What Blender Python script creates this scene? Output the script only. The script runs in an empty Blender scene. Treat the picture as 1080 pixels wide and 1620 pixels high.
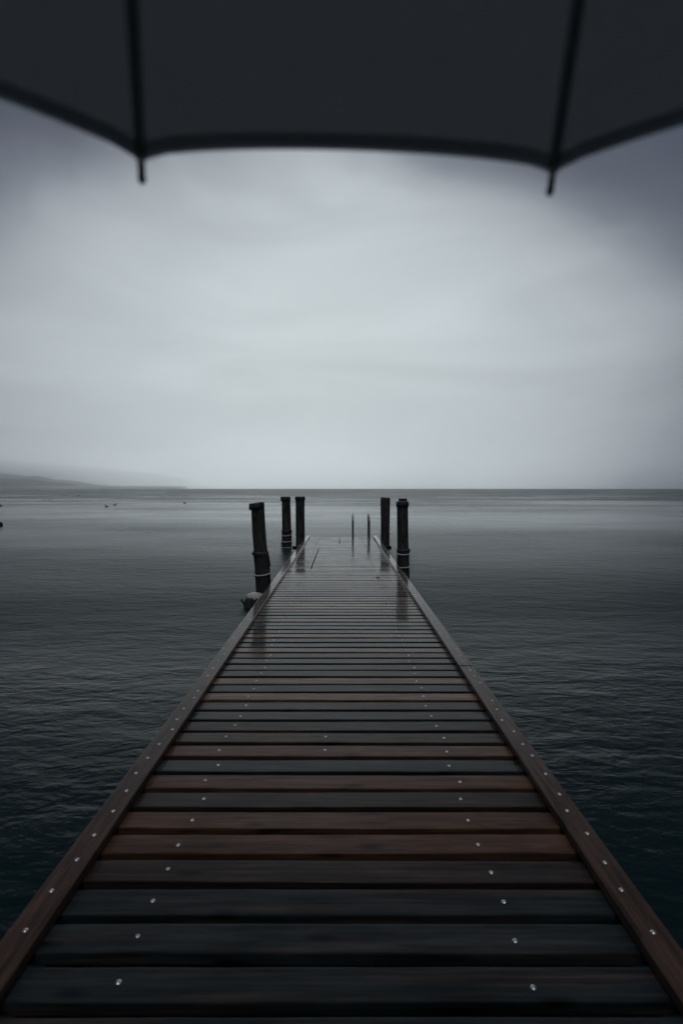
import bpy, bmesh, math, random
from mathutils import Vector, Matrix, noise
R = math.radians
S = bpy.context.scene
C = S.collection
rnd = random.Random(7)

# ------------------------------------------------------------------ helpers
H = 1.55            # eye above the deck boards (deck = z 0)
WATER = -0.38       # water level
END = 17.2          # far end of the deck

def link(o, parent=None):
    C.objects.link(o)
    if parent: o.parent = parent
    return o
def mesh_from(name, verts, faces, mat, smooth=False):
    me = bpy.data.meshes.new(name); me.from_pydata(verts, [], faces); me.update()
    if mat: me.materials.append(mat)
    if smooth:
        for p in me.polygons: p.use_smooth = True
    return me
def from_bm(name, bm, mat, smooth=False):
    bmesh.ops.recalc_face_normals(bm, faces=bm.faces)
    me = bpy.data.meshes.new(name); bm.to_mesh(me); bm.free()
    if mat: me.materials.append(mat)
    if smooth:
        for p in me.polygons: p.use_smooth = True
    return me
def obj(name, me, parent=None, loc=(0, 0, 0)):
    o = bpy.data.objects.new(name, me); o.location = loc
    return link(o, parent)
def thing(name, label, cat, loc=(0, 0, 0), group=None):
    o = bpy.data.objects.new(name, None); o.location = loc; o.empty_display_size = .1
    o['label'] = label; o['category'] = cat
    if group: o['group'] = group
    return link(o)
def tag(o, label, cat, group=None):
    o['label'] = label; o['category'] = cat
    if group: o['group'] = group
def add_box(bm, x0, x1, y0, y1, z0, z1, bev=0.0, segs=2, cuts=0):
    r = bmesh.ops.create_cube(bm, size=1.0)
    vs = r['verts']
    for v in vs:
        v.co = Vector((x0 + (v.co.x + .5) * (x1 - x0), y0 + (v.co.y + .5) * (y1 - y0), z0 + (v.co.z + .5) * (z1 - z0)))
    if bev:
        es = list({e for v in vs for e in v.link_edges})
        bmesh.ops.bevel(bm, geom=es, offset=bev, segments=segs, affect='EDGES', profile=.6)
def rings_mesh(rings, closed=False):
    """lofts a list of point rings; caps the two ends unless closed"""
    n = len(rings[0]); V = [p for r in rings for p in r]; F = []
    m = len(rings)
    for i in range(m if closed else m - 1):
        a = i * n; b = ((i + 1) % m) * n
        for j in range(n):
            F.append((a + j, a + (j + 1) % n, b + (j + 1) % n, b + j))
    if not closed:
        F.append(tuple(reversed(range(n)))); F.append(tuple(range((m - 1) * n, m * n)))
    return V, F
def tube(pts, rad, n=10, closed=False):
    pts = [Vector(p) for p in pts]; m = len(pts); rings = []
    up = None
    for i, p in enumerate(pts):
        if closed: t = pts[(i + 1) % m] - pts[i - 1]
        else: t = pts[min(i + 1, m - 1)] - pts[max(i - 1, 0)]
        t.normalize()
        if up is None:
            up = t.cross(Vector((0, 0, 1)))
            if up.length < .01: up = t.cross(Vector((0, 1, 0)))
            up.normalize()
        else:
            up = (up - t * up.dot(t)).normalized()
        w = t.cross(up)
        r = rad[i] if isinstance(rad, (list, tuple)) else rad
        rings.append([tuple(p + (up * math.cos(a) + w * math.sin(a)) * r) for a in [2 * math.pi * k / n for k in range(n)]])
    return rings_mesh(rings, closed)
def tube_obj(name, pts, rad, mat, parent=None, n=10, closed=False, loc=(0, 0, 0)):
    V, F = tube(pts, rad, n, closed)
    return obj(name, mesh_from(name, V, F, mat, True), parent, loc)

# ------------------------------------------------------------------ materials
def new_mat(name):
    m = bpy.data.materials.new(name); m.use_nodes = True
    nt = m.node_tree; nt.nodes.clear()
    out = nt.nodes.new('ShaderNodeOutputMaterial'); b = nt.nodes.new('ShaderNodeBsdfPrincipled')
    nt.links.new(b.outputs[0], out.inputs[0])
    return m, nt, b, out
def N(nt, kind, **kw):
    n = nt.nodes.new(kind)
    for k, v in kw.items():
        if hasattr(n, k): setattr(n, k, v)
        else: n.inputs[k].default_value = v
    return n
def math_n(nt, op, a, b=None, c=None, clamp=False):
    n = nt.nodes.new('ShaderNodeMath'); n.operation = op; n.use_clamp = clamp
    for i, x in enumerate((a, b, c)):
        if x is None: continue
        if isinstance(x, (int, float)): n.inputs[i].default_value = x
        else: nt.links.new(x, n.inputs[i])
    return n.outputs[0]
def mapr(nt, v, a, b, c, d, smooth=False):
    n = nt.nodes.new('ShaderNodeMapRange'); n.clamp = True
    if smooth: n.interpolation_type = 'SMOOTHSTEP'
    nt.links.new(v, n.inputs[0])
    for i, x in enumerate((a, b, c, d)): n.inputs[i + 1].default_value = x
    return n.outputs[0]
def mixc(nt, f, a, b, blend='MIX'):
    n = nt.nodes.new('ShaderNodeMix'); n.data_type = 'RGBA'; n.blend_type = blend
    for idx, x in ((0, f), (6, a), (7, b)):
        if isinstance(x, (int, float)): n.inputs[idx].default_value = x
        elif isinstance(x, tuple): n.inputs[idx].default_value = (*x, 1)
        else: nt.links.new(x, n.inputs[idx])
    return n.outputs[2]

def wet_wood(name, along='x', tint=None, wet=1.0, rmax=.17, rmin=.04, cbump=.025):
    """dark stained softwood, rained on; the stain of each board comes from its object colour"""
    m, nt, b, out = new_mat(name)
    L = nt.links.new
    tc = N(nt, 'ShaderNodeTexCoord'); oi = N(nt, 'ShaderNodeObjectInfo'); geo = N(nt, 'ShaderNodeNewGeometry')
    off = N(nt, 'ShaderNodeVectorMath', operation='MULTIPLY_ADD')
    comb = N(nt, 'ShaderNodeCombineXYZ')
    r10 = math_n(nt, 'MULTIPLY', oi.outputs['Random'], 37.0)
    for i in range(3): L(r10, comb.inputs[i])
    L(tc.outputs['Object'], off.inputs[0]); off.inputs[1].default_value = (1, 1, 1); L(comb.outputs[0], off.inputs[2])
    mp = N(nt, 'ShaderNodeMapping'); L(off.outputs[0], mp.inputs['Vector'])
    mp.inputs['Scale'].default_value = (1.6, 34, 34) if along == 'x' else ((34, 1.6, 34) if along == 'y' else (26, 26, 1.3))
    g1 = N(nt, 'ShaderNodeTexNoise', Scale=1.6, Detail=6.0, Roughness=.62, Distortion=.35); L(mp.outputs[0], g1.inputs['Vector'])
    mp2 = N(nt, 'ShaderNodeMapping'); L(off.outputs[0], mp2.inputs['Vector'])
    mp2.inputs['Scale'].default_value = (1.1, 4, 4) if along == 'x' else ((4, 1.1, 4) if along == 'y' else (4, 4, 1.2))
    g2 = N(nt, 'ShaderNodeTexNoise', Scale=2.2, Detail=4.0, Roughness=.6); L(mp2.outputs[0], g2.inputs['Vector'])
    # knots / dark scuffs
    mp3 = N(nt, 'ShaderNodeMapping'); L(off.outputs[0], mp3.inputs['Vector'])
    mp3.inputs['Scale'].default_value = (2.2, 7, 7) if along == 'x' else ((7, 2.2, 7) if along == 'y' else (6, 6, 1.8))
    v = N(nt, 'ShaderNodeTexVoronoi', Scale=1.25, Randomness=1.0); L(mp3.outputs[0], v.inputs['Vector'])
    knot = mapr(nt, v.outputs['Distance'], .04, .24, .25, 1.0, True)
    grain = mapr(nt, g1.outputs[0], .3, .72, .40, 1.5)
    patch = mapr(nt, g2.outputs[0], .3, .7, .6, 1.4)
    k = math_n(nt, 'MULTIPLY', math_n(nt, 'MULTIPLY', grain, patch), knot)
    base = oi.outputs['Color'] if tint is None else None
    sc = N(nt, 'ShaderNodeVectorMath', operation='SCALE')
    if base is not None: L(base, sc.inputs[0])
    else: sc.inputs[0].default_value = tint
    L(k, sc.inputs['Scale'])
    # heartwood showing through the stain in long streaks
    mp4 = N(nt, 'ShaderNodeMapping'); L(off.outputs[0], mp4.inputs['Vector'])
    mp4.inputs['Scale'].default_value = (.55, 15, 15) if along == 'x' else ((15, .55, 15) if along == 'y' else (12, 12, .7))
    g4 = N(nt, 'ShaderNodeTexNoise', Scale=1.7, Detail=5.0, Roughness=.65, Distortion=.5); L(mp4.outputs[0], g4.inputs['Vector'])
    heart = N(nt, 'ShaderNodeVectorMath', operation='SCALE'); heart.inputs[0].default_value = (.095, .050, .034) if along != 'z' else (.10, .092, .085); L(k, heart.inputs['Scale'])
    col = mixc(nt, mapr(nt, g4.outputs[0], .50, .70, 0, .6, True), sc.outputs[0], heart.outputs[0])
    L(col, b.inputs['Base Color'])
    # film of water: puddled here, soaked in there (world space, so it runs over several boards)
    w = N(nt, 'ShaderNodeTexNoise', Scale=1.3, Detail=5.0, Roughness=.6, Distortion=.4)
    mw = N(nt, 'ShaderNodeMapping'); L(geo.outputs['Position'], mw.inputs['Vector']); mw.inputs['Scale'].default_value = (1.0, .8, 1)
    L(mw.outputs[0], w.inputs['Vector'])
    film = mapr(nt, w.outputs[0], .36, .62, 0.0, 1.0, True)
    rough = mapr(nt, film, 0, 1, rmax, rmin)
    L(math_n(nt, 'ADD', rough, mapr(nt, g1.outputs[0], .3, .7, -.02, .08)), b.inputs['Coat Roughness'])
    wy = N(nt, 'ShaderNodeSeparateXYZ'); L(geo.outputs['Position'], wy.inputs[0])     # more standing water towards the open end
    L(math_n(nt, 'MULTIPLY', mapr(nt, wy.outputs[1], 3.5, 11.0, .45, 1.0), wet), b.inputs['Coat Weight']); b.inputs['Coat IOR'].default_value = 1.37
    b.inputs['Roughness'].default_value = .55
    b.inputs['Specular IOR Level'].default_value = .1
    bp = N(nt, 'ShaderNodeBump', Strength=.35, Distance=.004); L(g1.outputs[0], bp.inputs['Height']); L(bp.outputs[0], b.inputs['Normal'])
    f = N(nt, 'ShaderNodeTexNoise', Scale=28.0, Detail=2.0); L(geo.outputs['Position'], f.inputs['Vector'])
    cb = N(nt, 'ShaderNodeBump', Strength=cbump, Distance=.002); L(f.outputs[0], cb.inputs['Height']); L(cb.outputs[0], b.inputs['Coat Normal'])
    return m
M_board = wet_wood('wet_decking', 'x', None, .95)
M_rail = wet_wood('wet_rail_timber', 'y', (.078, .044, .034), .9, .09, .05, .03)
M_beam = wet_wood('dark_underframe_timber', 'x', (.02, .017, .015), .3)
M_post = wet_wood('tarred_post_timber', 'z', (.085, .080, .076), .3)

def simple(name, col, rough=.5, metal=0.0, noise_scale=20.0, var=.3, bump=.0, spec=.5):
    m, nt, b, out = new_mat(name); L = nt.links.new
    tc = N(nt, 'ShaderNodeTexCoord')
    n = N(nt, 'ShaderNodeTexNoise', Scale=noise_scale, Detail=5.0); L(tc.outputs['Object'], n.inputs['Vector'])
    c = mixc(nt, mapr(nt, n.outputs[0], .3, .7, 0, 1), tuple(x * (1 - var) for x in col), tuple(min(1, x * (1 + var)) for x in col))
    L(c, b.inputs['Base Color']); b.inputs['Metallic'].default_value = metal
    b.inputs['Specular IOR Level'].default_value = spec
    L(mapr(nt, n.outputs[0], .3, .7, max(.02, rough - .1), min(1, rough + .1)), b.inputs['Roughness'])
    if bump:
        bp = N(nt, 'ShaderNodeBump', Strength=bump, Distance=.01); L(n.outputs[0], bp.inputs['Height']); L(bp.outputs[0], b.inputs['Normal'])
    return m
M_screw = simple('galvanised_screw', (.74, .74, .72), .29, 1.0, 300, .2)
M_steel = simple('stainless_steel', (.48, .47, .47), .3, 1.0, 30, .12)
M_sleeve = simple('black_rubber_sleeve', (.055, .060, .064), .6, 0, 14, .4, .5, .3)
M_rope = simple('pale_rope', (.78, .78, .75), .85, 0, 180, .25, .4)
M_oldrope = simple('old_dark_rope', (.05, .04, .035), .85, 0, 180, .3, .4)
M_capm = simple('post_cap_bitumen', (.05, .054, .058), .5, 0, 18, .3, .3)
M_dropp = simple('bleached_crust', (.72, .71, .68), .3, 0, 38, .45, .9)
M_buoy = simple('black_buoy_plastic', (.012, .012, .014), .4, 0, 12, .3)
M_bird = simple('dark_plumage', (.02, .02, .022), .7, 0, 30, .4)
M_scrap = simple('wet_leaf', (.012, .010, .008), .35, 0, 40, .4)

# ------------------------------------------------------------------ camera
cam = bpy.data.cameras.new('camera'); co = bpy.data.objects.new('camera', cam); C.objects.link(co)
co.location = (0, 0, H); co.rotation_euler = (R(90 - 2.49), 0, R(0.05))
cam.sensor_fit = 'VERTICAL'; cam.sensor_height = 36; cam.sensor_width = 24; cam.lens = 18.89
cam.clip_start = .02; cam.clip_end = 60000
cam.dof.use_dof = True; cam.dof.focus_distance = 11.0; cam.dof.aperture_fstop = 2.4
S.camera = co

# ------------------------------------------------------------------ jetty
jetty = thing('wooden_jetty', 'long wet plank jetty with brown edge rails running straight out over the water', 'jetty', (0, 0, 0))
XL, XR = -1.14, 1.113            # outer edges
P = .1662                        # board pitch
BW = .122                        # board width
def board_mesh(seam=None, seed=0):
    bm = bmesh.new()
    rr = random.Random(seed)
    spans = [(XL + .004, XR - .004)] if seam is None else [(XL + .004, seam - .011), (seam + .011, XR - .004)]
    for a, b in spans: add_box(bm, a, b, -BW / 2, BW / 2, -.045, 0, .0055, 3)
    for c in range(1, 40):
        x = XL + (XR - XL) * c / 40
        bmesh.ops.bisect_plane(bm, geom=bm.verts[:] + bm.edges[:] + bm.faces[:], plane_co=(x, 0, 0), plane_no=(1, 0, 0))
    for vv in bm.verts:
        x = vv.co.x
        e = 1 if vv.co.y > 0 else -1
        vv.co.y += .0035 * noise.noise(Vector((x * .55, seed * 7.3, 0))) + .0016 * noise.noise(Vector((x * 4.0, seed * 3.1 + e * 5, 2)))
        vv.co.z += .0025 * noise.noise(Vector((x * .7, seed * 5.7 + 3, 1))) + .0008 * noise.noise(Vector((x * 3.5, seed + e * 9, 4)))
    return from_bm('deck_board', bm, M_board)
plain = [board_mesh(None, k) for k in range(9)]
seam_left = board_mesh(-.60); seam_mid = board_mesh(-.07)
DK = (.027, .035, .039); DM = (.040, .030, .027); BR = (.115, .058, .038); LB = (.185, .110, .074)
near = {-1: DK, 0: DK, 1: DK, 2: DK, 3: DM, 4: BR, 5: BR, 6: (.034, .024, .021), 7: BR, 8: DK, 9: BR, 10: (.052, .033, .027), 11: DM, 12: DK,
        13: DM, 14: LB, 15: DK, 16: LB, 17: DM, 18: DK, 19: DM, 20: (.03, .028, .03), 21: LB, 22: DK, 23: DM, 24: LB, 25: DK, 26: DM, 27: DK,
        28: LB, 29: DM, 30: DK, 31: DM, 32: LB}
def dome(name, r, h):
    V = []; F = []; n = 12
    prof = [(math.sin(R(d)) / math.sin(R(55)), (math.cos(R(d)) - math.cos(R(55))) / (1 - math.cos(R(55)))) for d in (55, 42, 29, 15)]
    for (a, b) in prof:
        for k in range(n):
            t = 2 * math.pi * k / n; V.append((math.cos(t) * r * a, math.sin(t) * r * a, b * h))
    V.append((0, 0, h)); m = len(prof)
    for i in range(m - 1):
        for k in range(n): F.append((i * n + k, i * n + (k + 1) % n, (i + 1) * n + (k + 1) % n, (i + 1) * n + k))
    for k in range(n): F.append(((m - 1) * n + k, (m - 1) * n + (k + 1) % n, m * n))
    return mesh_from(name, V, F, M_screw, True)
screw_me = dome('screw', .0098, .0050)
far_screws = []                                  # world positions of screws too far to be parts
made = 0
SCREW_MAX = 100
def screw(parent, local, world, dim=False):
    global made
    if made < SCREW_MAX and world[1] < 8.5:
        o = obj('screw', screw_me, parent, local); made += 1
        o.rotation_euler = (rnd.uniform(-.12, .12), rnd.uniform(-.12, .12), rnd.uniform(0, 6))
    else: far_screws.append(world)

LS = [-.453, -.456, -.459, -.458, -.460, -.452, -.445, -.469, -.448, -.470, -.468, -.452, -.446, -.443, -.45, -.44, -.445, -.437, -.43, -.438, -.43, -.436]
RS = [.384, .383, .392, .390, .383, .380, .383, .403, .387, .400, .409, .398, .394, .386, .392, .40, .388, .394, .405, .39, .40, .395]
rail_screw_jobs = []
nb = int((END - 1.62) / P) + 1
board_rows = []
for i in range(-1, nb):
    y = 1.620 + P * i + rnd.uniform(-.002, .002)
    if y + BW / 2 > END: break
    if 10.4 < y < 13.9: me = seam_left
    elif y > 14.65: me = seam_mid
    else: me = plain[(i * 5 + i // 9) % 9]
    o = obj('deck_board', me, jetty, (0, y, rnd.uniform(-.0018, .0012)))
    o.rotation_euler = (R(rnd.uniform(-.6, .6)), R(rnd.uniform(-.03, .03)), R(rnd.uniform(-.05, .05)))
    c = near.get(i)
    if c is None:
        c = rnd.choices([DK, DM, BR, LB], [.24, .26, .25, .25])[0]
    j = rnd.uniform(.85, 1.15)
    o.color = (c[0] * j, c[1] * j, c[2] * j, 1)
    board_rows.append((i, y, o))
for i, y, o in board_rows:
    a = LS[i] if 0 <= i < len(LS) else -.447 + rnd.uniform(-.012, .012)
    b = RS[i] if 0 <= i < len(RS) else .393 + rnd.uniform(-.012, .012)
    xs = [a * H, b * H]
    if i in (9, 10): xs.append(-.0655 * H)
    for x in xs:
        dy = rnd.uniform(-.012, .012)
        screw(o, (x, dy, -.0005), (x, y + dy, -.0005))
# boards behind the photographer, never in the picture
bm = bmesh.new()
for k in range(2, 28):
    y = 1.62 - P * k; add_box(bm, XL + .004, XR - .004, y - BW / 2, y + BW / 2, -.034, 0, .0035, 1)
o = obj('deck_board', from_bm('deck_board', bm, M_board), jetty); o.color = (*DM, 1); o['kind'] = 'stuff'

# edge rails: planks lying flat on the board ends
RT = .046
def rail_piece(x0, x1, y0, y1):
    bm = bmesh.new(); add_box(bm, x0 - (x0 + x1) / 2, x1 - (x0 + x1) / 2, y0, y1, .003, RT, .006, 2)
    me = from_bm('edge_rail', bm, M_rail)
    o = obj('edge_rail', me, jetty, ((x0 + x1) / 2, 0, 0))
    return o
HR = H - RT
L0, L1 = -.756 * HR, -.679 * HR
R0, R1 = .662 * HR, .738 * HR
rails_r = [rail_piece(R0, R1, -2.4, 4.50), rail_piece(R0, R1, 4.512, 10.95), rail_piece(R0, R1, 10.962, END - .02)]
rails_l = [rail_piece(L0, L1, -2.4, 10.6), rail_piece(L0, L1, 10.612, END)]
TH = 2.49
def ydist(py, h):   # pixel row of the photograph -> distance along the deck at height h below the eye
    return h / math.tan(math.atan((py - 810) / 850) + R(TH))
left_px = [(40, 1472), (81, 1409), (121, 1360), (149, 1321), (179, 1283), (200, 1251), (215, 1223), (234, 1199), (252, 1177), (273, 1154), (280, 1138), (291, 1121), (307, 1104), (313, 1093), (329, 1069), (337, 1057), (346, 1045), (355, 1035)]
right_px = [(1033, 1474), (983, 1407), (957, 1364), (929, 1318), (897, 1282), (885, 1256), (863, 1224), (842, 1195), (827, 1177), (813, 1157), (794, 1139), (786, 1122), (778.5, 1108), (759.5, 1080), (750.5, 1069), (743.5, 1060), (741, 1054.5), (734, 1046), (729, 1037), (722.5, 1027), (715, 1019)]
def rail_screw(side, x, y):
    rl = rails_l if side < 0 else rails_r
    cuts = [10.6] if side < 0 else [4.506, 10.956]
    o = rl[sum(y > c for c in cuts)]
    screw(o, (x - o.location.x, y, RT - .001), (x, y, RT - .001))
for side, lst in ((-1, left_px), (1, right_px)):
    for px, py in lst:
        y = ydist(py, HR); x = (px - 541) / (py - 773) * HR
        x = min(max(x, L0 + .015), L1 - .015) if side < 0 else min(max(x, R0 + .015), R1 - .015)
        rail_screw(side, x, y)
    y = 5.0 if side < 0 else 5.4
    while y < END - .1:
        a, b = (L0, L1) if side < 0 else (R0, R1)
        rail_screw(side, rnd.uniform(a + .02, b - .02), y); y += rnd.uniform(.12, .24)
# the many far screws as one part
V, F = [], []
for (x, y, z) in far_screws:
    b0 = len(V)
    V += [(v.co.x + x, v.co.y + y, v.co.z + z) for v in screw_me.vertices]
    F += [tuple(b0 + k for k in p.vertices) for p in screw_me.polygons]
o = obj('screw', mesh_from('screw_rows', V, F, M_screw, True), jetty); o['kind'] = 'stuff'

# underframe
for x in (-.95, -.70, 0.0, .605, .93):
    bm = bmesh.new(); add_box(bm, x - .045, x + .045, -2.4, END - .07, -.19, -.052, .004, 1)
    obj('joist', from_bm('joist', bm, M_beam), jetty)
for y in (.4, 4.4, 8.4, 12.4, 16.3):
    a, b = (-1.50, 1.50) if y > 16 else (-1.10, 1.08)
    bm = bmesh.new(); add_box(bm, a, b, y - .07, y + .07, -.345 if y < 16 else -.30, -.193, .008, 1)
    obj('cross_beam', from_bm('cross_beam', bm, M_beam), jetty)
    for x in (-.85, .85):
        V, F = tube([(x, y, -2.6), (x, y, -1.0), (x, y, -.347 if y < 16 else -.303)], .09, 14)
        obj('pile', mesh_from('pile', V, F, M_beam, True), jetty)
bm = bmesh.new(); add_box(bm, XL + .02, XR - .02, END - .06, END - .015, -.20, -.051, .004, 1)
obj('end_beam', from_bm('end_beam', bm, M_beam), jetty)

# ------------------------------------------------------------------ mooring posts
def X(px, d): return (px - 541) / 850 * d
def Z(py, d): return H - (py - 773) / 850 * d
def post(label, d, axis, r, top_cut=0.0, seed=0, cap=None, sleeve=None, ropes=(), loops=(), rope_mat=None):
    """axis: list of (pixel x, z, radius factor) from the bottom up; every post is one round log"""
    bx = X(axis[0][0], d)
    t = thing('mooring_post', label, 'post', (bx, d, WATER), 'dark timber posts around the jetty end')
    def ctr(z):
        for (a, b) in zip(axis, axis[1:]):
            if z <= b[1] or b is axis[-1]:
                f = max(0, (z - a[1]) / (b[1] - a[1])); f = min(f, 1.0)
                return X(a[0] + (b[0] - a[0]) * f, d) - bx, a[2] + (b[2] - a[2]) * f
    n = 28; zt = axis[-1][1]; z0 = -2.4; rings = []; m = 46
    for i in range(m):
        z = z0 + (zt - z0) * i / (m - 1); x, f = ctr(z); ring = []
        for k in range(n):
            a = 2 * math.pi * k / n
            q = noise.noise(Vector((math.cos(a) * 1.6 + seed * 9, math.sin(a) * 1.6, z * 1.5)))
            q2 = noise.noise(Vector((math.cos(a) * 6 + seed * 5, math.sin(a) * 6, z * 1.1)))
            rr = r * f * (1 + .055 * q + .035 * q2)
            zz = z - WATER + (top_cut * math.cos(a) * r if i == m - 1 else 0)
            ring.append((x + math.cos(a) * rr, math.sin(a) * rr, zz))
        rings.append(ring)
    V, F = rings_mesh(rings)
    obj('shaft', mesh_from('shaft', V, F, M_post, True), t)
    if cap:                                        # (offset x, radius, drop of its skirt, slope)
        ox, cr, dep, sl = cap; x, f = ctr(zt); rings = []
        for (z, q) in ((-dep, 1.0), (-dep * .5, 1.02), (.004, 1.0), (.012, .96), (.016, .6)):
            rings.append([(x + ox + math.cos(a) * cr * q * (1 + .03 * noise.noise(Vector((a, seed, z * 9)))), math.sin(a) * cr * q, zt - WATER + z + sl * math.cos(a) * cr + .006 * noise.noise(Vector((a * 2, seed, 3)))) for a in [2 * math.pi * k / n for k in range(n)]])
        V, F = rings_mesh(rings); obj('cap', mesh_from('cap', V, F, M_capm, True), t)
    sl_r = 0
    if sleeve:                                      # (top z, bottom z, thickness, collar side)
        za, zb, th, side = sleeve; rings = []; ms = 26
        for i in range(ms):
            z = zb + (za - zb) * i / (ms - 1); x, f = ctr(z); ring = []
            for k in range(n):
                a = 2 * math.pi * k / n
                q = noise.noise(Vector((math.cos(a) * 2.2 + seed, math.sin(a) * 2.2 + 7, z * 6)))
                collar = .016 * math.exp(-((za - .035 - z) / .03) ** 2) * (1.25 + .9 * side * math.cos(a))
                rr = r * f + th * (1 + .55 * q) + collar
                ring.append((x + math.cos(a) * rr, math.sin(a) * rr, z - WATER))
            rings.append(ring)
        x, f = ctr(za)
        rings.append([(x + math.cos(2 * math.pi * k / n) * r * f * .96, math.sin(2 * math.pi * k / n) * r * f * .96, za - WATER - .004) for k in range(n)])
        V, F = rings_mesh(rings); obj('rubber_sleeve', mesh_from('rubber_sleeve', V, F, M_sleeve, True), t)
        sl_r = th
    for (z, tilt, rad) in ropes:
        x, f = ctr(z); rr = r * f + sl_r * (1.25 if sleeve and z < sleeve[0] else 0) + .006
        pts = []
        for k in range(40):
            a = 2 * math.pi * k / 40
            pts.append((x + math.cos(a) * rr, math.sin(a) * rr, z - WATER + tilt * math.cos(a) * rr - .018 * max(0, -math.sin(a)) + .004 * noise.noise(Vector((math.cos(a) * 2, math.sin(a) * 2, z * 20)))))
        tube_obj('rope_tie', pts, rad, rope_mat or M_rope, t, 8, True)
    for (z, side, drop) in loops:
        x, f = ctr(z); rr = r * f + sl_r
        pts = []
        for k in range(19):
            q = k / 18; a = -1.2 + 1.5 * q
            out = .03 * math.sin(math.pi * q)
            pts.append((x + side * (rr * .93 + out + .012), -.10 + .10 * q, z - WATER - drop * math.sin(math.pi * q) ** .7 + .02 * q))
        tube_obj('rope_loop', pts, .008, M_oldrope, t, 8)
    return t
post('leaning dark post nearest on the left, wrapped low down and tied with one pale rope', 9.34,
     [(417, -.38, 1.02), (414.5, .17, 1.0), (410, .75, .96), (407.5, 1.29, .94)], .122, .12, 1,
     cap=(-.014, .132, .10, .10), sleeve=(.46, -.50, .010, -1), ropes=[(.07, .10, .0115)], loops=[(.36, 1, .16)])
post('upright dark post farthest left, its lower half wrapped and tied with three thin ropes', 17.6,
     [(453.5, -.38, 1.03), (453.5, .1, 1.0), (453, .8, .97), (452.6, 1.275, .95)], .148, 0, 2,
     cap=(-.016, .160, .13, .0), sleeve=(.19, -.55, .014, 1), ropes=[(.03, .06, .013), (-.17, .03, .013), (-.36, .03, .009)], loops=[(-.22, -1, .12)])
post('straight dark post touching the far left corner of the deck', 17.6,
     [(475, -.38, .98), (475, .5, .98), (474.8, 1.28, 1.0)], .150, 0, 3, cap=(.002, .162, .11, 0),
     ropes=[(.03, -.18, .007)], rope_mat=M_oldrope)
post('straight dark capless post at the far right corner of the deck beside the ladder', 17.6,
     [(609.6, -.38, .92), (609.4, .5, .96), (609.6, 1.262, 1.04)], .153, -.06, 4,
     ropes=[(.04, .22, .007)], rope_mat=M_oldrope)
post('nearest dark post on the right, its low black sleeve tied with two pale ropes', 11.4,
     [(638.5, -.38, 1.02), (638, .1, 1.0), (637, .7, .97), (636.5, 1.265, .98)], .120, 0, 5,
     cap=(.001, .133, .10, .01), sleeve=(.275, -.55, .010, 1), ropes=[(.175, .0, .012), (-.10, .03, .012)])
post('dark post almost hidden behind the thick right post, only its cap showing above', 18.4,
     [(637, -.38, 1.0), (637, .5, 1.0), (637, 1.20, 1.0)], .134, 0, 6, cap=(0, .146, .10, 0))

# cut-off pile beside the jetty
st = thing('pile_stump', 'short broken pile stump with whitish top in the water by the left rail', 'stump', (X(399, 8.7), 8.75, WATER))
n = 26; rings = []
for i, (z, f) in enumerate(((-1.2, .95), (-.1, .95), (.02, 1.0), (.07, .93), (.12, .98), (.155, .9))):
    rings.append([(math.cos(a) * .155 * f * (1 + .34 * noise.noise(Vector((math.cos(a) * 3.2, math.sin(a) * 3.2, z * 14 + 3)))) - (.02 if z > .1 else 0) * -1,
                   math.sin(a) * .14 * f, z + .03 * noise.noise(Vector((math.cos(a) * 3, math.sin(a) * 3, 8))) * (1 if z > .1 else 0)) for a in [2 * math.pi * k / n for k in range(n)]])
V, F = rings_mesh(rings); obj('stump_wood', mesh_from('stump_wood', V, F, M_post, True), st)
rings = []
for (z, f) in ((.10, .93), (.15, 1.04), (.195, .92), (.22, .5)):
    rings.append([(.028 + math.cos(a) * .135 * f * (1 + .34 * noise.noise(Vector((math.cos(a) * 3.4, math.sin(a) * 3.4, 5 + z * 12)))),
                   math.sin(a) * .125 * f, z - (.03 * (0.5 + noise.noise(Vector((math.cos(a) * 3, math.sin(a) * 3, 1)))) if z < .14 else 0)) for a in [2 * math.pi * k / n for k in range(n)]])
V, F = rings_mesh(rings); obj('pale_crust', mesh_from('pale_crust', V, F, M_dropp, True), st)
V, F = [], []
tube_obj('iron_bolt', [(-.13, -.03, .02), (-.16, -.04, .07), (-.185, -.05, .10), (-.175, -.05, .13)], .016, M_sleeve, st, 8)

# ------------------------------------------------------------------ bathing ladder
lad = thing('swim_ladder', 'steel bathing ladder with two bent handrails at the far end of the jetty', 'ladder', (.62, END, 0))
for x in (-.262, .262):
    pts = [(x, .028, -.14), (x, .028, .1), (x, .028, .35), (x, .03, .50), (x, .06, .56), (x, .16, .61), (x, .45, .70), (x, .68, .742), (x, .80, .735), (x, .87, .69), (x, .90, .60), (x, .90, .3), (x, .86, -.1), (x, .78, -.5), (x, .76, -1.2)]
    fine = []
    for a, b in zip(pts, pts[1:]):
        for k in range(4): fine.append(tuple(a[j] + (b[j] - a[j]) * k / 4 for j in range(3)))
    fine.append(pts[-1])
    hr = tube_obj('handrail', fine, .025, M_steel, lad, 14)
    bm = bmesh.new(); add_box(bm, x - .05, x + .05, .008, .02, -.15, -.03, .003, 1)
    obj('mount_plate', from_bm('mount_plate', bm, M_steel), hr)
for z, y in ((-.30, .82), (-.58, .775), (-.86, .768)):
    bm = bmesh.new(); add_box(bm, -.25, .25, y - .04, y + .04, z - .015, z + .015, .006, 1)
    obj('step', from_bm('step', bm, M_steel), lad)

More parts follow.
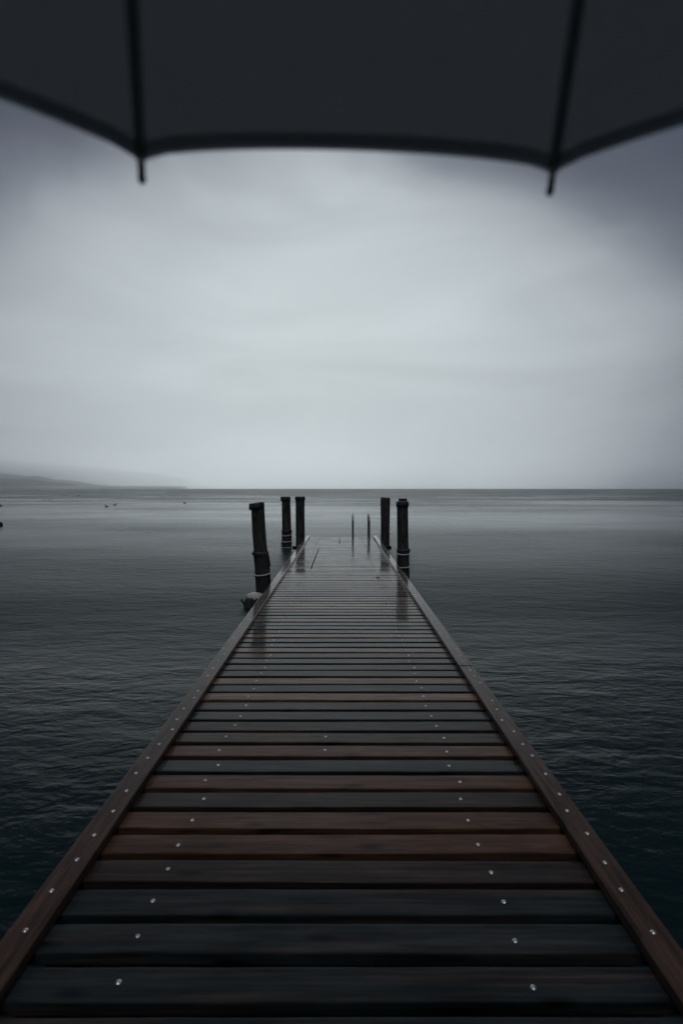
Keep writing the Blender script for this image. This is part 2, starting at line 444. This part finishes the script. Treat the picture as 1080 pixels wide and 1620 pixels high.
# ------------------------------------------------------------------ umbrella
def fabric(name, refl, trans, wscale=900):
    m, nt, b, out = new_mat(name); L = nt.links.new
    b.inputs['Base Color'].default_value = (*refl, 1); b.inputs['Roughness'].default_value = .75
    b.inputs['Specular IOR Level'].default_value = .2
    tc = N(nt, 'ShaderNodeTexCoord')
    n = N(nt, 'ShaderNodeTexNoise', Scale=14.0, Detail=4.0); L(tc.outputs['Object'], n.inputs['Vector'])
    L(mixc(nt, mapr(nt, n.outputs[0], .3, .7, 0, 1), tuple(c * .85 for c in refl), tuple(c * 1.15 for c in refl)), b.inputs['Base Color'])
    w = N(nt, 'ShaderNodeTexNoise', Scale=float(wscale), Detail=1.0); L(tc.outputs['Object'], w.inputs['Vector'])
    bp = N(nt, 'ShaderNodeBump', Strength=.25, Distance=.0005); L(w.outputs[0], bp.inputs['Height']); L(bp.outputs[0], b.inputs['Normal'])
    cr = N(nt, 'ShaderNodeTexNoise', Scale=9.0, Detail=3.0, Distortion=.8); L(tc.outputs['Object'], cr.inputs['Vector'])
    bp2 = N(nt, 'ShaderNodeBump', Strength=.5, Distance=.012); L(cr.outputs[0], bp2.inputs['Height']); L(bp.outputs[0], bp2.inputs['Normal']); L(bp2.outputs[0], b.inputs['Normal'])
    tr = N(nt, 'ShaderNodeBsdfTranslucent'); tr.inputs[0].default_value = (*trans, 1)
    add = N(nt, 'ShaderNodeAddShader'); L(b.outputs[0], add.inputs[0]); L(tr.outputs[0], add.inputs[1]); L(add.outputs[0], out.inputs[0])
    return m
M_fab = fabric('umbrella_cloth', (.15, .165, .185), (.073, .080, .088))
M_hem = fabric('umbrella_hem', (.42, .47, .50), (.2, .22, .24))
M_rib = simple('black_rib_steel', (.34, .37, .39), .4, .6, 60, .2)
M_tip = simple('grey_tip', (.10, .10, .115), .4, .4, 60, .2)
UR, UH, UP, NR = .76, .26, 1.75, 12
TILT, ROLL, YAW = R(0), R(.45), R(2.2)
um = thing('umbrella', 'open dark grey umbrella held overhead with its rim across the top', 'umbrella')
um.rotation_euler = (TILT, ROLL, YAW)
rotm = um.rotation_euler.to_matrix()
ang = [math.pi / 2 - math.pi / NR + k * 2 * math.pi / NR for k in range(NR)]
def ribpt(a, u, dz=0.0):
    return Vector((math.cos(a) * UR * u, math.sin(a) * UR * u, UH * (1 - u ** UP) + dz))
mid = (ribpt(ang[0], 1) + ribpt(ang[1], 1)) / 2
UD = 2 * math.sin(math.pi / NR) * UR * 850 / (651 * .974)
target = Vector((.0075, UD, H + .587 * UD))
um.location = target - rotm @ mid
def cloth(a0, a1, u, v, dz=0.0):
    s = max(0.0, 4 * v * (1 - v)) ** .55
    uu = u * (1 - .0172 * s * u ** 3)
    p = ribpt(a0, uu).lerp(ribpt(a1, uu), v)
    p.z += .012 * s * math.sin(math.pi * min(1, u)) * -1 + dz
    return p
NU, NV = 20, 16
V, F, HV, HF = [], [], [], []
for k in range(NR):
    a0, a1 = ang[k], ang[(k + 1) % NR]
    b0 = len(V)
    for i in range(NU + 1):
        for j in range(NV + 1): V.append(tuple(cloth(a0, a1, max(.02, i / NU), j / NV)))
    for i in range(NU):
        for j in range(NV):
            q = b0 + i * (NV + 1) + j; F.append((q, q + 1, q + NV + 2, q + NV + 1))
    # folded hem, a band on the inside of the rim, and the rib pocket seam
    b0 = len(HV); UW = [.982, .987, .992, .997, 1.0015]
    for u in UW:
        for j in range(NV + 1): HV.append(tuple(cloth(a0, a1, u, j / NV, -.0016)))
    for i in range(len(UW) - 1):
        for j in range(NV):
            q = b0 + i * (NV + 1) + j; HF.append((q, q + 1, q + NV + 2, q + NV + 1))
    b0 = len(HV)
    for i in range(2, NU + 1):
        c = ribpt(ang[k], i / NU, -.0022); sd = Vector((-math.sin(ang[k]), math.cos(ang[k]), 0)) * .0055
        HV.append(tuple(c - sd)); HV.append(tuple(c + sd))
    for i in range(NU - 2): q = b0 + 2 * i; HF.append((q, q + 1, q + 3, q + 2))
cme = mesh_from('canopy', V, F, M_fab, True)
bm = bmesh.new(); bm.from_mesh(cme); bmesh.ops.remove_doubles(bm, verts=bm.verts, dist=.0004); bmesh.ops.recalc_face_normals(bm, faces=bm.faces); bm.to_mesh(cme); bm.free()
canopy = obj('canopy', cme, um)
hem = obj('hem', mesh_from('hem', HV, HF, M_hem, True), canopy)
for k in range(NR):
    pts = [ribpt(ang[k], .04 + .96 * i / 22, -.0055) for i in range(23)]
    rb = tube_obj('rib', pts, .0026, M_rib, um, 8)
    d = (ribpt(ang[k], 1) - ribpt(ang[k], .93)).normalized(); e = ribpt(ang[k], 1, -.002)
    tube_obj('rib_tip', [e - d * .012, e, e + d * .013, e + d * .018, e + d * .022], [.0040, .0038, .0034, .0042, .0028], M_tip, rb, 10)
    s0 = Vector((math.cos(ang[k]) * .018, math.sin(ang[k]) * .018, UH - .20)); s1 = ribpt(ang[k], .5, -.009)
    tube_obj('stretcher', [s0, (s0 + s1) / 2, s1], .002, M_rib, um, 8)
tube_obj('shaft', [(0, 0, UH + .05), (0, 0, .1), (0, 0, -.52)], .006, M_rib, um, 12)
tube_obj('ferrule', [(0, 0, UH + .001), (0, 0, UH + .05), (0, 0, UH + .07)], [.011, .008, .004], M_rib, um, 12)
tube_obj('runner', [(0, 0, -.02), (0, 0, 0), (0, 0, .03)], [.012, .014, .012], M_rib, um, 12)
tube_obj('handle', [(0, 0, -.46), (0, 0, -.60)] + [(0, -.035 + .035 * math.cos(t), -.60 - .035 * math.sin(t)) for t in [math.pi * k / 8 for k in range(1, 9)]] + [(0, -.07, -.57)], .0125, M_rib, um, 12)

# ------------------------------------------------------------------ small things
d = 1.93 * 850 / 59
bu = thing('mooring_buoy', 'round black buoy floating at the left edge of the view', 'buoy', (X(-1.6, d), d, WATER))
rings = []
for i in range(15):
    a = -math.pi / 2 + math.pi * (i + .3) / 14.6
    rings.append([(math.cos(a) * .17 * math.cos(t), math.cos(a) * .17 * math.sin(t), .07 + math.sin(a) * .15) for t in [2 * math.pi * k / 24 for k in range(24)]])
V, F = rings_mesh(rings); obj('float', mesh_from('float', V, F, M_buoy, True), bu)
tube_obj('ring', [(math.cos(t) * .035, 0, .235 + math.sin(t) * .035) for t in [2 * math.pi * k / 16 for k in range(16)]], .008, M_steel, bu, 8, True)

def bird_mesh():
    pts = [(-.27, 0, .11), (-.20, 0, .09), (-.10, 0, .075), (.02, 0, .07), (.12, 0, .08), (.17, 0, .12), (.185, 0, .19), (.20, 0, .25), (.235, 0, .272), (.265, 0, .268), (.30, 0, .258), (.335, 0, .25)]
    rad = [.01, .045, .085, .10, .085, .055, .036, .034, .044, .034, .014, .006]
    V, F = tube(pts, rad, 12)
    return mesh_from('waterbird', V, F, M_bird, True)
bme = bird_mesh(); first = None
birds = [(169, 780.5), (66, 786.2), (71, 791.2), (80, 791.4), (89, 781.6), (100, 781.6), (102, 784.5), (124.7, 784.6), (189.7, 788), (169, 802), (182, 799.4), (258, 786), (275, 785), (296, 785), (292.7, 796.3), (1.7, 801)]
for px, py in birds:
    d = 1.93 * 850 / (py - 773)
    if first is None: first = o = obj('waterbird', bme)
    else: o = first.copy(); C.objects.link(o)
    o.location = (X(px, d), d, WATER - .02); o.rotation_euler = (0, 0, rnd.uniform(-.6, .6) + (math.pi if rnd.random() < .5 else 0))
    s = rnd.uniform(.65, .95); o.scale = (s, s, s)
    tag(o, 'small dark waterbird floating far out on the lake left of the jetty', 'bird', 'waterbirds scattered on the lake')

# wet scrap lying on the boards
y = 1.55 * 850 / (915.5 - 773)
V = []; F = []
for i in range(9):
    t = i / 8; w = .022 * math.sin(math.pi * min(1, t * .93 + .05)) ** .8
    for s in (-1, 0, 1): V.append((-.045 + .09 * t, s * w, .006 + .012 * abs(s) * math.sin(3 * t) + .01 * t * t))
for i in range(8):
    for s in range(2): q = i * 3 + s; F.append((q, q + 3, q + 4, q + 1))
sc = obj('fallen_leaf', mesh_from('fallen_leaf', V, F, M_scrap, True), None, (X(598.5, y), y, .001))
m_ = sc.modifiers.new('thick', 'SOLIDIFY'); m_.thickness = .004
tag(sc, 'small dark wet leaf lying alone on the far deck boards', 'leaf')

# ------------------------------------------------------------------ lake
m, nt, b, out = new_mat('lake_water'); L = nt.links.new
geo = N(nt, 'ShaderNodeNewGeometry')
def wave(scale_xy, rot, scale, detail, rough=.5, dist=0.0):
    mp = N(nt, 'ShaderNodeMapping'); L(geo.outputs['Position'], mp.inputs['Vector'])
    mp.inputs['Scale'].default_value = (scale_xy[0], scale_xy[1], 1); mp.inputs['Rotation'].default_value = (0, 0, R(rot))
    n = N(nt, 'ShaderNodeTexNoise', Scale=scale, Detail=detail, Roughness=rough, Distortion=dist); L(mp.outputs[0], n.inputs['Vector'])
    return n.outputs[0]
w1 = wave((.45, 1.0), 14, 2.2, 3.0, .55, .3)      # wind waves, about a metre
w2 = wave((.5, 1.0), -10, 5.2, 3.0, .6, .4)        # ripples
w3 = wave((.7, 1.0), 24, 11.0, 3.0, .65)            # fine ripples
w0 = wave((.4, 1.0), 6, .13, 2.0)                  # slow swell
gust = wave((.6, 1.0), -18, .055, 3.0, .55)        # gusts roughen whole patches
# raindrop rings
v = N(nt, 'ShaderNodeTexVoronoi', Scale=2.6, Randomness=1.0); mp = N(nt, 'ShaderNodeMapping'); L(geo.outputs['Position'], mp.inputs['Vector']); L(mp.outputs[0], v.inputs['Vector'])
ringr = math_n(nt, 'MULTIPLY', math_n(nt, 'SINE', math_n(nt, 'MULTIPLY', v.outputs['Distance'], 85.0)), mapr(nt, v.outputs['Distance'], .0, .20, 1.0, 0.0, True))
sep = N(nt, 'ShaderNodeSeparateColor'); L(v.outputs['Color'], sep.inputs[0])
ringr = math_n(nt, 'MULTIPLY', ringr, mapr(nt, sep.outputs[0], .45, .55, 0, 1))
h = math_n(nt, 'ADD', math_n(nt, 'MULTIPLY', w1, .044), math_n(nt, 'MULTIPLY', w2, .022))
h = math_n(nt, 'ADD', h, math_n(nt, 'MULTIPLY', w3, .0115))
h = math_n(nt, 'MULTIPLY', h, mapr(nt, gust, .35, .65, .72, 1.2, True))
h = math_n(nt, 'ADD', h, math_n(nt, 'MULTIPLY', w0, .30))
h = math_n(nt, 'ADD', h, math_n(nt, 'MULTIPLY', ringr, .0020))
sy = N(nt, 'ShaderNodeSeparateXYZ'); L(geo.outputs['Position'], sy.inputs[0])
h = math_n(nt, 'MULTIPLY', h, mapr(nt, sy.outputs[1], 1.0, 10.0, .45, 1.0, True))      # in the lee of the shore the chop is low
bp = N(nt, 'ShaderNodeBump', Strength=1.0, Distance=1.0); L(h, bp.inputs['Height']); L(bp.outputs[0], b.inputs['Normal'])
dep = wave((1, 1), 0, .22, 3.0)
L(mixc(nt, mapr(nt, dep, .4, .65, 0, 1, True), (.005, .019, .023), (.006, .022, .023)), b.inputs['Base Color'])
b.inputs['IOR'].default_value = 1.22; 
# rain and chop roughen the shallow near water, farther out it lies calmer
iy = math_n(nt, 'DIVIDE', 1.0, math_n(nt, 'MAXIMUM', sy.outputs[1], .5))
wr = math_n(nt, 'MINIMUM', mapr(nt, sy.outputs[1], 3, 9, .16, .46, True), mapr(nt, iy, .022, .115, .15, .46))
wr = math_n(nt, 'MAXIMUM', wr, mapr(nt, iy, .0035, .022, .34, .15))        # and a wind line ruffles it far out
L(math_n(nt, 'ADD', wr, mapr(nt, gust, .35, .65, -.07, .09)), b.inputs['Roughness'])
def sheet(name, x0, x1, y0, y1, z, mat):
    return obj(name, mesh_from(name, [(x0, y0, z), (x1, y0, z), (x1, y1, z), (x0, y1, z)], [(0, 1, 2, 3)], mat))
lake = sheet('lake', -12000, 12000, -1500, 9500, WATER, m); lake['kind'] = 'structure'

# ------------------------------------------------------------------ far shore
M_hill = simple('wooded_hillside', (.05, .06, .055), .9, 0, .012, .45)
def hill(name, d, prof, depth):
    xs = []
    V, F = [], []
    nx, ny = 220, 26
    x0, x1 = prof[0][0], prof[-1][0]
    for i in range(nx + 1):
        x = x0 + (x1 - x0) * i / nx
        for a, bb in zip(prof, prof[1:]):
            if a[0] <= x <= bb[0]:
                f = (x - a[0]) / (bb[0] - a[0]); f = f * f * (3 - 2 * f); hh = a[1] + (bb[1] - a[1]) * f
        for j in range(ny + 1):
            t = j / ny; s = math.sin(math.pi * t) ** .8
            nz = noise.fractal(Vector((x * .004, t * 4, d * .01)), 1.0, 2.0, 5)
            V.append((x, d + depth * t, WATER - .8 + max(0, hh * s * (1 + .10 * nz) + 1.5 * nz * s)))
    for i in range(nx):
        for j in range(ny): q = i * (ny + 1) + j; F.append((q, q + ny + 1, q + ny + 2, q + 1))
    o = obj(name, mesh_from(name, V, F, M_hill, True)); o['kind'] = 'structure'; return o
def P5(px, py, d): return (X(px, d), (773 - py) / 850 * d)
D1 = 5300
hill('hill', 5000, [(-7000, 190), P5(-150, 748, D1), P5(0, 757, D1), P5(45, 758, D1), P5(90, 763, D1), P5(130, 769, D1), P5(175, 772.5, D1), P5(200, 773.5, D1)], 600)
D2 = 8700
hill('hill', 8300, [(-10500, 560), P5(-120, 736, D2), P5(0, 749, D2), P5(50, 753, D2), P5(105, 760, D2), P5(165, 768, D2), P5(215, 772, D2), P5(260, 773.5, D2)], 800)

# ------------------------------------------------------------------ air
def air(name, x0, x1, y0, y1, z0, z1, dens, col, aniso):
    m = bpy.data.materials.new(name); m.use_nodes = True; nt = m.node_tree; nt.nodes.clear()
    out = nt.nodes.new('ShaderNodeOutputMaterial'); v = nt.nodes.new('ShaderNodeVolumePrincipled')
    v.inputs['Color'].default_value = (*col, 1); v.inputs['Density'].default_value = dens; v.inputs['Anisotropy'].default_value = aniso
    nt.links.new(v.outputs[0], out.inputs['Volume'])
    bm = bmesh.new(); add_box(bm, x0, x1, y0, y1, z0, z1)
    o = obj(name, from_bm(name, bm, m)); o['kind'] = 'stuff'; return o
air('haze', -12100, 12100, -1600, 9600, -4.0, 900, 1.3e-4, (.985, .99, .995), .9)
air('mist', -7500, -1400, 4550, 4960, WATER + .05, 24, 6.0e-3, (.985, .99, .995), .9)
def veil(cx, cy, rx, ry, rz, dens):
    # a bank of drizzle: a flat-bottomed lens of air, thinning to nothing at its edge
    V, F = [], []; n = 72; m = 12
    for i in range(m):
        t = math.pi / 2 * i / m
        for k in range(n):
            a = 2 * math.pi * k / n; V.append((cx + rx * math.cos(t) * math.cos(a), cy + ry * math.cos(t) * math.sin(a), WATER + .06 + rz * math.sin(t)))
    V.append((cx, cy, WATER + .06 + rz))
    for i in range(m - 1):
        for k in range(n): F.append((i * n + k, i * n + (k + 1) % n, (i + 1) * n + (k + 1) % n, (i + 1) * n + k))
    for k in range(n): F.append(((m - 1) * n + k, (m - 1) * n + (k + 1) % n, m * n))
    F.append(tuple(reversed(range(n))))
    o = obj('mist', mesh_from('mist', V, F, bpy.data.materials['haze'].copy())); o['kind'] = 'stuff'
    o.data.materials[0].node_tree.nodes['Principled Volume'].inputs['Density'].default_value = dens
veil(-7900, 6900, 5000, 950, 400, 4.0e-4)
veil(-4600, 4150, 3600, 330, 260, 1.2e-3)

# ------------------------------------------------------------------ sky and sun
SUN_EL, SUN_AZ = R(68), R(180)      # behind the photographer, smeared out by thick cloud
W = bpy.data.worlds.new('World'); S.world = W; W.use_nodes = True
nt = W.node_tree; nt.nodes.clear(); L = nt.links.new
out = nt.nodes.new('ShaderNodeOutputWorld'); bg = nt.nodes.new('ShaderNodeBackground'); L(bg.outputs[0], out.inputs[0])
bg.inputs[1].default_value = .1
sky = nt.nodes.new('ShaderNodeTexSky'); sky.sky_type = 'NISHITA'; sky.sun_disc = False
sky.sun_elevation = SUN_EL; sky.sun_rotation = SUN_AZ
tc = nt.nodes.new('ShaderNodeTexCoord'); sep = nt.nodes.new('ShaderNodeSeparateXYZ'); L(tc.outputs['Generated'], sep.inputs[0])
el = math_n(nt, 'ARCSINE', sep.outputs[2]); el = math_n(nt, 'MAXIMUM', el, 0.0)
az = math_n(nt, 'ARCTAN2', sep.outputs[0], sep.outputs[1])
def cloud(sx, sy, scale, detail, seed, rough=.55, dist=.6):
    c = nt.nodes.new('ShaderNodeCombineXYZ')
    L(math_n(nt, 'MULTIPLY', math_n(nt, 'SINE', az), sx), c.inputs[0]); L(math_n(nt, 'MULTIPLY', el, sy), c.inputs[1])
    L(math_n(nt, 'MULTIPLY_ADD', math_n(nt, 'COSINE', az), sx, seed), c.inputs[2])
    n = nt.nodes.new('ShaderNodeTexNoise'); n.inputs['Scale'].default_value = scale; n.inputs['Detail'].default_value = detail
    n.inputs['Roughness'].default_value = rough; n.inputs['Distortion'].default_value = dist
    L(c.outputs[0], n.inputs['Vector']); return n.outputs[0]
c1 = cloud(1.0, 1.7, 2.0, 7.0, 3.3, .5)      # big masses
c2 = cloud(1.0, 4.2, 1.9, 3.5, 8.1)      # streaks
# distance from the bright gap in the cloud ahead
ka = math_n(nt, 'DIVIDE', math_n(nt, 'ADD', az, R(3.2)), R(48))
ke = math_n(nt, 'DIVIDE', math_n(nt, 'SUBTRACT', el, R(11)), R(29))
k2 = math_n(nt, 'ADD', math_n(nt, 'POWER', math_n(nt, 'ABSOLUTE', ka), 1.65), math_n(nt, 'POWER', math_n(nt, 'ABSOLUTE', ke), 1.65))
k = math_n(nt, 'POWER', k2, 1 / 1.65)
k = math_n(nt, 'ADD', k, math_n(nt, 'MULTIPLY', math_n(nt, 'SUBTRACT', c1, .5), .42))
ramp = nt.nodes.new('ShaderNodeValToRGB'); L(math_n(nt, 'DIVIDE', k, 2.0), ramp.inputs[0])
ramp.color_ramp.interpolation = 'B_SPLINE'
stops = [(0.0, (.55, .60, .61)), (.18, (.515, .565, .587)), (.31, (.402, .445, .470)), (.37, (.31, .335, .362)), (.42, (.142, .155, .188)), (.48, (.070, .078, .104)), (.62, (.024, .036, .056)), (1.0, (.014, .025, .037))]
cr = ramp.color_ramp
while len(cr.elements) < len(stops): cr.elements.new(.5)
for e, (p, c) in zip(cr.elements, stops): e.position = p; e.color = (*c, 1)
streak = mapr(nt, c2, .32, .68, .89, 1.07)
sc = nt.nodes.new('ShaderNodeVectorMath'); sc.operation = 'SCALE'; L(ramp.outputs[0], sc.inputs[0]); low = mapr(nt, el, 0.0, R(9), 1.55, 1.0, True)     # the rain thins towards the horizon
L(math_n(nt, 'MULTIPLY', math_n(nt, 'MULTIPLY', streak, low), 12.2), sc.inputs['Scale'])
# a little of the clear-sky light leaks through the cloud
fin = nt.nodes.new('ShaderNodeMix'); fin.data_type = 'RGBA'; fin.blend_type = 'MIX'; fin.inputs[0].default_value = .02
L(sc.outputs[0], fin.inputs[6]); L(sky.outputs[0], fin.inputs[7]); L(fin.outputs[2], bg.inputs[0])

sun = bpy.data.lights.new('sun', 'SUN'); so = bpy.data.objects.new('sun', sun); C.objects.link(so)
sun.energy = .5; sun.angle = R(30); sun.color = (1, .97, .93)
so.location = (0, -30, 40)
# a sun lamp shines along its local -Z: from behind the camera, down and out over the water
so.rotation_euler = (R(90) - SUN_EL, 0, 0)

# ------------------------------------------------------------------ render
S.render.engine = 'CYCLES'
S.view_settings.view_transform = 'Standard'; S.view_settings.look = 'None'
S.view_settings.exposure = 0.0; S.view_settings.gamma = 1.0; S.view_settings.use_curve_mapping = False
S.cycles.use_denoising = True
S.cycles.max_bounces = 6; S.cycles.volume_bounces = 2; S.cycles.diffuse_bounces = 3; S.cycles.glossy_bounces = 4
S.cycles.sample_clamp_indirect = 4.0
